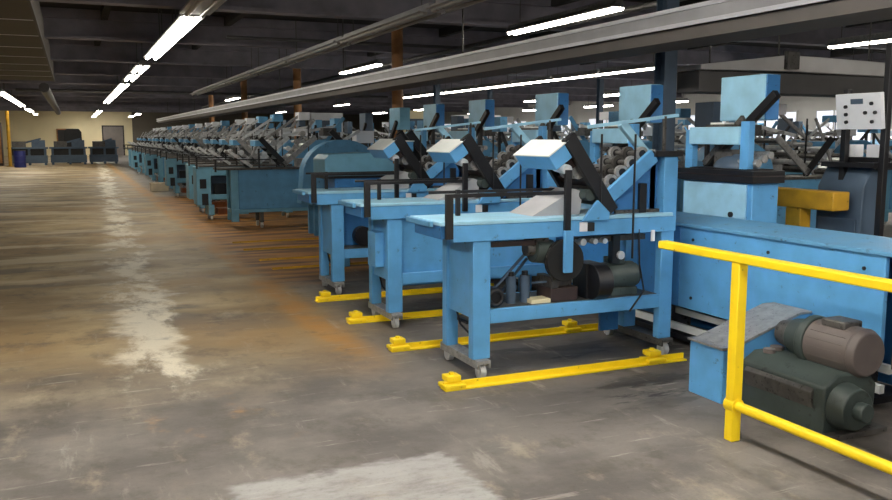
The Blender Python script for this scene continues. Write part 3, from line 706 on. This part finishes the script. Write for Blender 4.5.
o = (3.75, 3.5, 0)
t = empty('gear_motor', o, 'dark gearbox with brown grey electric motor on top, on the floor behind the handrail', 'motor')
MB(o).prism([(3.58, .02), (3.95, .02), (3.97, .26), (3.9, .34), (3.68, .34), (3.58, .28)], 3.18, 3.80).build('gearbox', 'green', t, .012)
MB(o).box(3.55, 4.0, 3.12, 3.81, 0, .03).build('base_plate', 'dull', t, .004)
MB(o).cyl((3.72, 3.18, .17), (3.72, 3.08, .17), .13, .11, n=22).cyl((3.72, 3.08, .17), (3.72, 3.02, .17), .05, n=14).build('output_hub', 'green', t, .006)
MB(o).prism([(3.62, .10), (3.60, .10), (3.56, .2), (3.56, .24), (3.6, .28)], 3.25, 3.75).build('side_cover', 'dull', t, .004)
MB(o).cyl((3.80, 3.74, .335), (3.80, 3.74, .36), .04, n=14).cyl((3.7, 3.7, .34), (3.7, 3.7, .365), .035, n=14).build('oil_plug', 'brown_grey', t)
MB(o).cyl((3.86, 3.66, .44), (3.86, 3.54, .44), .10, .12, n=24).cyl((3.86, 3.54, .44), (3.86, 3.485, .44), .145, n=24).build('motor_flange', 'green', t, .006)
MB(o).cyl((3.86, 3.76, .44), (3.86, 3.66, .44), .072, .092, n=20).build('input_boss', 'dull', t, .008)
mo = MB(o).cyl((3.86, 3.485, .44), (3.86, 3.19, .44), .135, n=28).build('motor_body', 'brown_grey', t, .006)
fin = MB(o)
for k in range(18):
    a = 2 * PI * k / 18; c, s_ = math.cos(a), math.sin(a)
    fin.bar((3.86 + .13 * c, 3.46, .44 + .13 * s_), (3.86 + .13 * c, 3.22, .44 + .13 * s_), .010, .010)
fin.build('cooling_fin', 'brown_grey', mo)
MB(o).cyl((3.86, 3.19, .44), (3.86, 3.15, .44), .14, .118, n=28).build('fan_cowl', 'brown_grey', mo, .006)
MB(o).box(3.79, 3.93, 3.26, 3.42, .555, .60).build('terminal_box', 'dull', mo, .01)
MB(o).cyl((3.86, 3.45, .32), (3.86, 3.45, .36), .08, n=12).box(3.8, 3.95, 3.25, 3.6, .33, .36).build('motor_mount', 'dull', t)

# ------------------------------------------------------------------ yellow handrail
o = (3.13, 3.37, 0)
t = empty('safety_handrail', o, 'yellow steel handrail with one post in front of the gear motor', 'handrail')
MB(o).box(3.105, 3.165, 3.335, 3.395, 0, .955).build('post', 'yellow', t, .006)
MB(o).box(3.10, 3.17, 1.2, 4.0, .955, 1.0).build('top_rail', 'yellow', t, .008)
MB(o).cyl((3.135, 3.36, .195), (3.135, 1.2, .195), .026, n=16).build('lower_rail', 'yellow', t)
MB(o).cyl((3.135, 3.40, .195), (3.135, 3.33, .195), .04, n=16).build('rail_sleeve', 'yellow', t)
MB(o).box(3.105, 3.165, 1.2, 1.26, 0, .955).build('post', 'yellow', t, .006)

# ------------------------------------------------------------------ right side: yellow barrier, dark console with white panel
o = (5.55, 5.3, 0)
t = empty('yellow_barrier', o, 'stubby yellow box beam on a post beside the blue cabinet', 'barrier')
MB(o).box(5.44, 5.62, 4.86, 5.75, 1.02, 1.17).build('beam', 'ochre', t, .01)
MB(o).box(5.46, 5.58, 5.2, 5.36, 0, 1.02).build('post', 'ochre', t, .008)
MB(o).box(5.4, 5.64, 5.1, 5.46, 0, .02).build('base_plate', 'ochre', t)
o = (5.9, 4.85, 0)
t = empty('control_console', o, 'dark blue grey console with white button panel on black arms, far right', 'console')
MB(o).prism([(5.68, 0), (5.95, 0), (5.95, 1.3), (5.78, 1.36), (5.69, 1.2)], 4.80, 5.25).build('cabinet', 'blue_grey', t, .01)
MB(o).box(5.665, 5.68, 4.84, 5.2, .2, .95).build('cabinet_door', 'blue_grey', t, .004)
for y in (5.05, 4.68): MB(o).box(5.72, 5.77, y - .025, y + .025, 1.2 if y > 5 else 0, 1.98 if y > 5 else 2.3).build('panel_arm', 'black', t, .004)
R = Matrix.Rotation(math.radians(-8), 3, 'Y')
pn = MB(o).box(5.66, 5.70, 4.66, 5.08, 1.66, 1.94, R).build('button_panel', 'board', t, .004, label='white panel with black dials and buttons')
bt = [(4.98, 1.72), (4.98, 1.78), (4.98, 1.84), (4.74, 1.72), (4.74, 1.86), (4.80, 1.79), (4.71, 1.79)]
piv = Vector((5.68, 4.87, 1.80))
for y, z in bt:
    p = Vector((5.66, y, z)); q = Vector((5.645, y, z))
    p, q = R @ (p - piv) + piv, R @ (q - piv) + piv
    MB(o).cyl(p, q, .014, n=12).build('push_button', 'ink', pn)
for y0, y1, z0, z1 in ((4.82, 4.93, 1.86, 1.90),): MB(o).box(5.652, 5.662, y0, y1, z0, z1, R, piv).build('display', 'blue_grey', pn)
MB(o).box(5.66, 5.93, 4.7, 5.2, 1.36, 1.40).build('shelf', 'black', t)
MB(o).use('board').box(5.79, 5.88, 4.98, 5.08, 1.44, 1.54).box(5.79, 5.88, 4.76, 4.88, 1.44, 1.54).use('black').box(5.78, 5.9, 4.74, 5.12, 1.40, 1.44).build('relay_unit', None, t, .004)

# ------------------------------------------------------------------ far end of the aisle
GF = 'low machines across the end of the aisle'
for i, (x0, x1, y, lab) in enumerate([(-3.35, -1.35, 54.0, 'low blue grey machine crossing the aisle end, left of three, beside the yellow pole'),
                                      (-1.2, .75, 54.6, 'low blue grey machine crossing the aisle end, middle of three, before the black hood'),
                                      (.9, 2.5, 55.2, 'low blue grey machine crossing the aisle end, right of three, touching the row')]):
    o = ((x0 + x1) / 2, y, 0)
    t = empty('transfer_machine', o, lab, 'machine', GF)
    MB(o).box(x0, x1, y, y + .9, .12, .55).build('lower_body', 'blue_grey', t, .01)
    MB(o).box(x0 + .1, x1 - .1, y + .3, y + .6, .55, .92).build('inner_panel', 'black', t)
    MB(o).box(x0 - .05, x1 + .05, y - .05, y + .95, .92, 1.02).build('table_top', 'blue_grey', t, .01)
    for xx in (x0 + .05, (x0 + x1) / 2, x1 - .17):
        for yy in (y + .02, y + .76): MB(o).box(xx, xx + .12, yy, yy + .12, 0, .92).build('leg', 'blue_grey', t)
    MB(o).use('dull').box(x0 + .2, x0 + .9, y + .1, y + .7, 1.02, 1.35).use('blue_grey').box(x1 - .8, x1 - .1, y + .2, y + .8, 1.02, 1.42).bar((x0 + .2, y + .3, 1.1), (x1 - .3, y + .3, 1.5), .08, .1).build('feed_unit', None, t)
o = (.05, 57.5, 0)
t = empty('black_press', o, 'black rounded machine hood standing at the far end of the aisle', 'machine')
MB(o).prism([(-.45, 1.0), (.55, 1.0), (.55, 1.9), (.4, 2.1), (-.3, 2.1), (-.45, 1.9)], 57.2, 58).build('hood', 'black', t, .03)
MB(o).box(-.35, .45, 57.3, 57.9, 0, 1.0).build('pedestal', 'black', t, .01)
o = (-3.15, 52, 0)
t = empty('yellow_pole', o, 'tall thin yellow pole left of the low machines at the aisle end', 'pole')
MB(o).cyl((-3.15, 52, .03), (-3.15, 52, 3.0), .09, n=14).build('pole', 'ochre', t)
MB(o).cyl((-3.15, 52, 0), (-3.15, 52, .03), .2, n=16).build('base_plate', 'ochre', t)
o = (-2.6, 50.5, 0)
t = empty('plastic_drum', o, 'navy blue drum beside the yellow pole', 'drum')
MB(o).cyl((-2.6, 50.5, 0), (-2.6, 50.5, .86), .29, n=20).torus((-2.6, 50.5, .3), (0, 0, 1), .29, .02).torus((-2.6, 50.5, .6), (0, 0, 1), .29, .02).build('drum_body', 'navy', t)
MB(o).cyl((-2.6, 50.5, .86), (-2.6, 50.5, .9), .3, n=20).build('drum_lid', 'black', t)
o = (-4.1, 54, 0)
t = empty('storage_locker', o, 'dark brown locker at the far left edge behind the yellow pole', 'locker')
MB(o).box(-4.7, -3.6, 53.6, 54.4, 0, 2.4).build('locker_body', 'darkred', t, .01)
for x in (-4.66, -4.12): MB(o).box(x, x + .48, 53.57, 53.6, .15, 2.3).build('locker_door', 'wood', t)
o = (2.3, 26.75, 0)
t = empty('carton', o, 'pale flat carton on the floor beside the dusty machines far down the row', 'carton')
MB(o).box(2.06, 2.56, 26.5, 27.0, 0, .24).build('box_body', 'card', t, .006)
MB(o).box(2.055, 2.565, 26.72, 26.78, .24, .244).build('tape', 'ochre', t)
# notice boards and cabinets along the far right, seen above the machines
for i, (x, y, w, h, lab) in enumerate([(12.1, 25.0, 1.6, .75, 'white electrical cabinet right of the cream one, above the far machines'), (11.0, 27.3, 1.5, .95, 'cream electrical cabinet just right of the nearest brown column'), (9.3, 33, 1.3, 1.0, 'white electrical cabinet far down the second row, left of the brown columns')]):
    o = (x, y, 0)
    t = empty('electrical_cabinet', o, lab, 'cabinet')
    MB(o).box(x - w / 2, x + w / 2, y, y + .4, 1.55, 1.55 + h).build('cabinet_body', 'cream' if i == 1 else 'board', t, .01)
    MB(o).box(x - w * .3, x + w * .1, y - .02, y, 1.72, 1.55 + h * .7).build('cabinet_window', 'blue_grey', t)
    for sx in (-.4, .4): MB(o).box(x + sx * w - .04, x + sx * w + .04, y + .1, y + .2, 0, 1.55).build('stand_leg', 'dull', t)

# ------------------------------------------------------------------ world, camera
w = bpy.data.worlds.new('hall_air'); scene.world = w; w.use_nodes = True
w.node_tree.nodes['Background'].inputs[0].default_value = (.5, .52, .55, 1); w.node_tree.nodes['Background'].inputs[1].default_value = .05
cam = bpy.data.cameras.new('camera'); co = bpy.data.objects.new('camera', cam); col.objects.link(co)
cam.sensor_width = 36; cam.lens = 847 / 892 * 36; cam.clip_start = .05; cam.clip_end = 300
co.location = (0, 0, 1.6)
co.rotation_euler = (math.radians(90 - 7.599), 0, math.radians(-23.638))
scene.camera = co
scene.view_settings.view_transform = 'Standard'; scene.view_settings.look = 'None'
scene.view_settings.gamma = 1; scene.view_settings.use_curve_mapping = False
scene.view_settings.exposure = 0.5
scene.cycles.use_denoising = True
scene.cycles.max_bounces = 6
scene.cycles.sample_clamp_indirect = 6
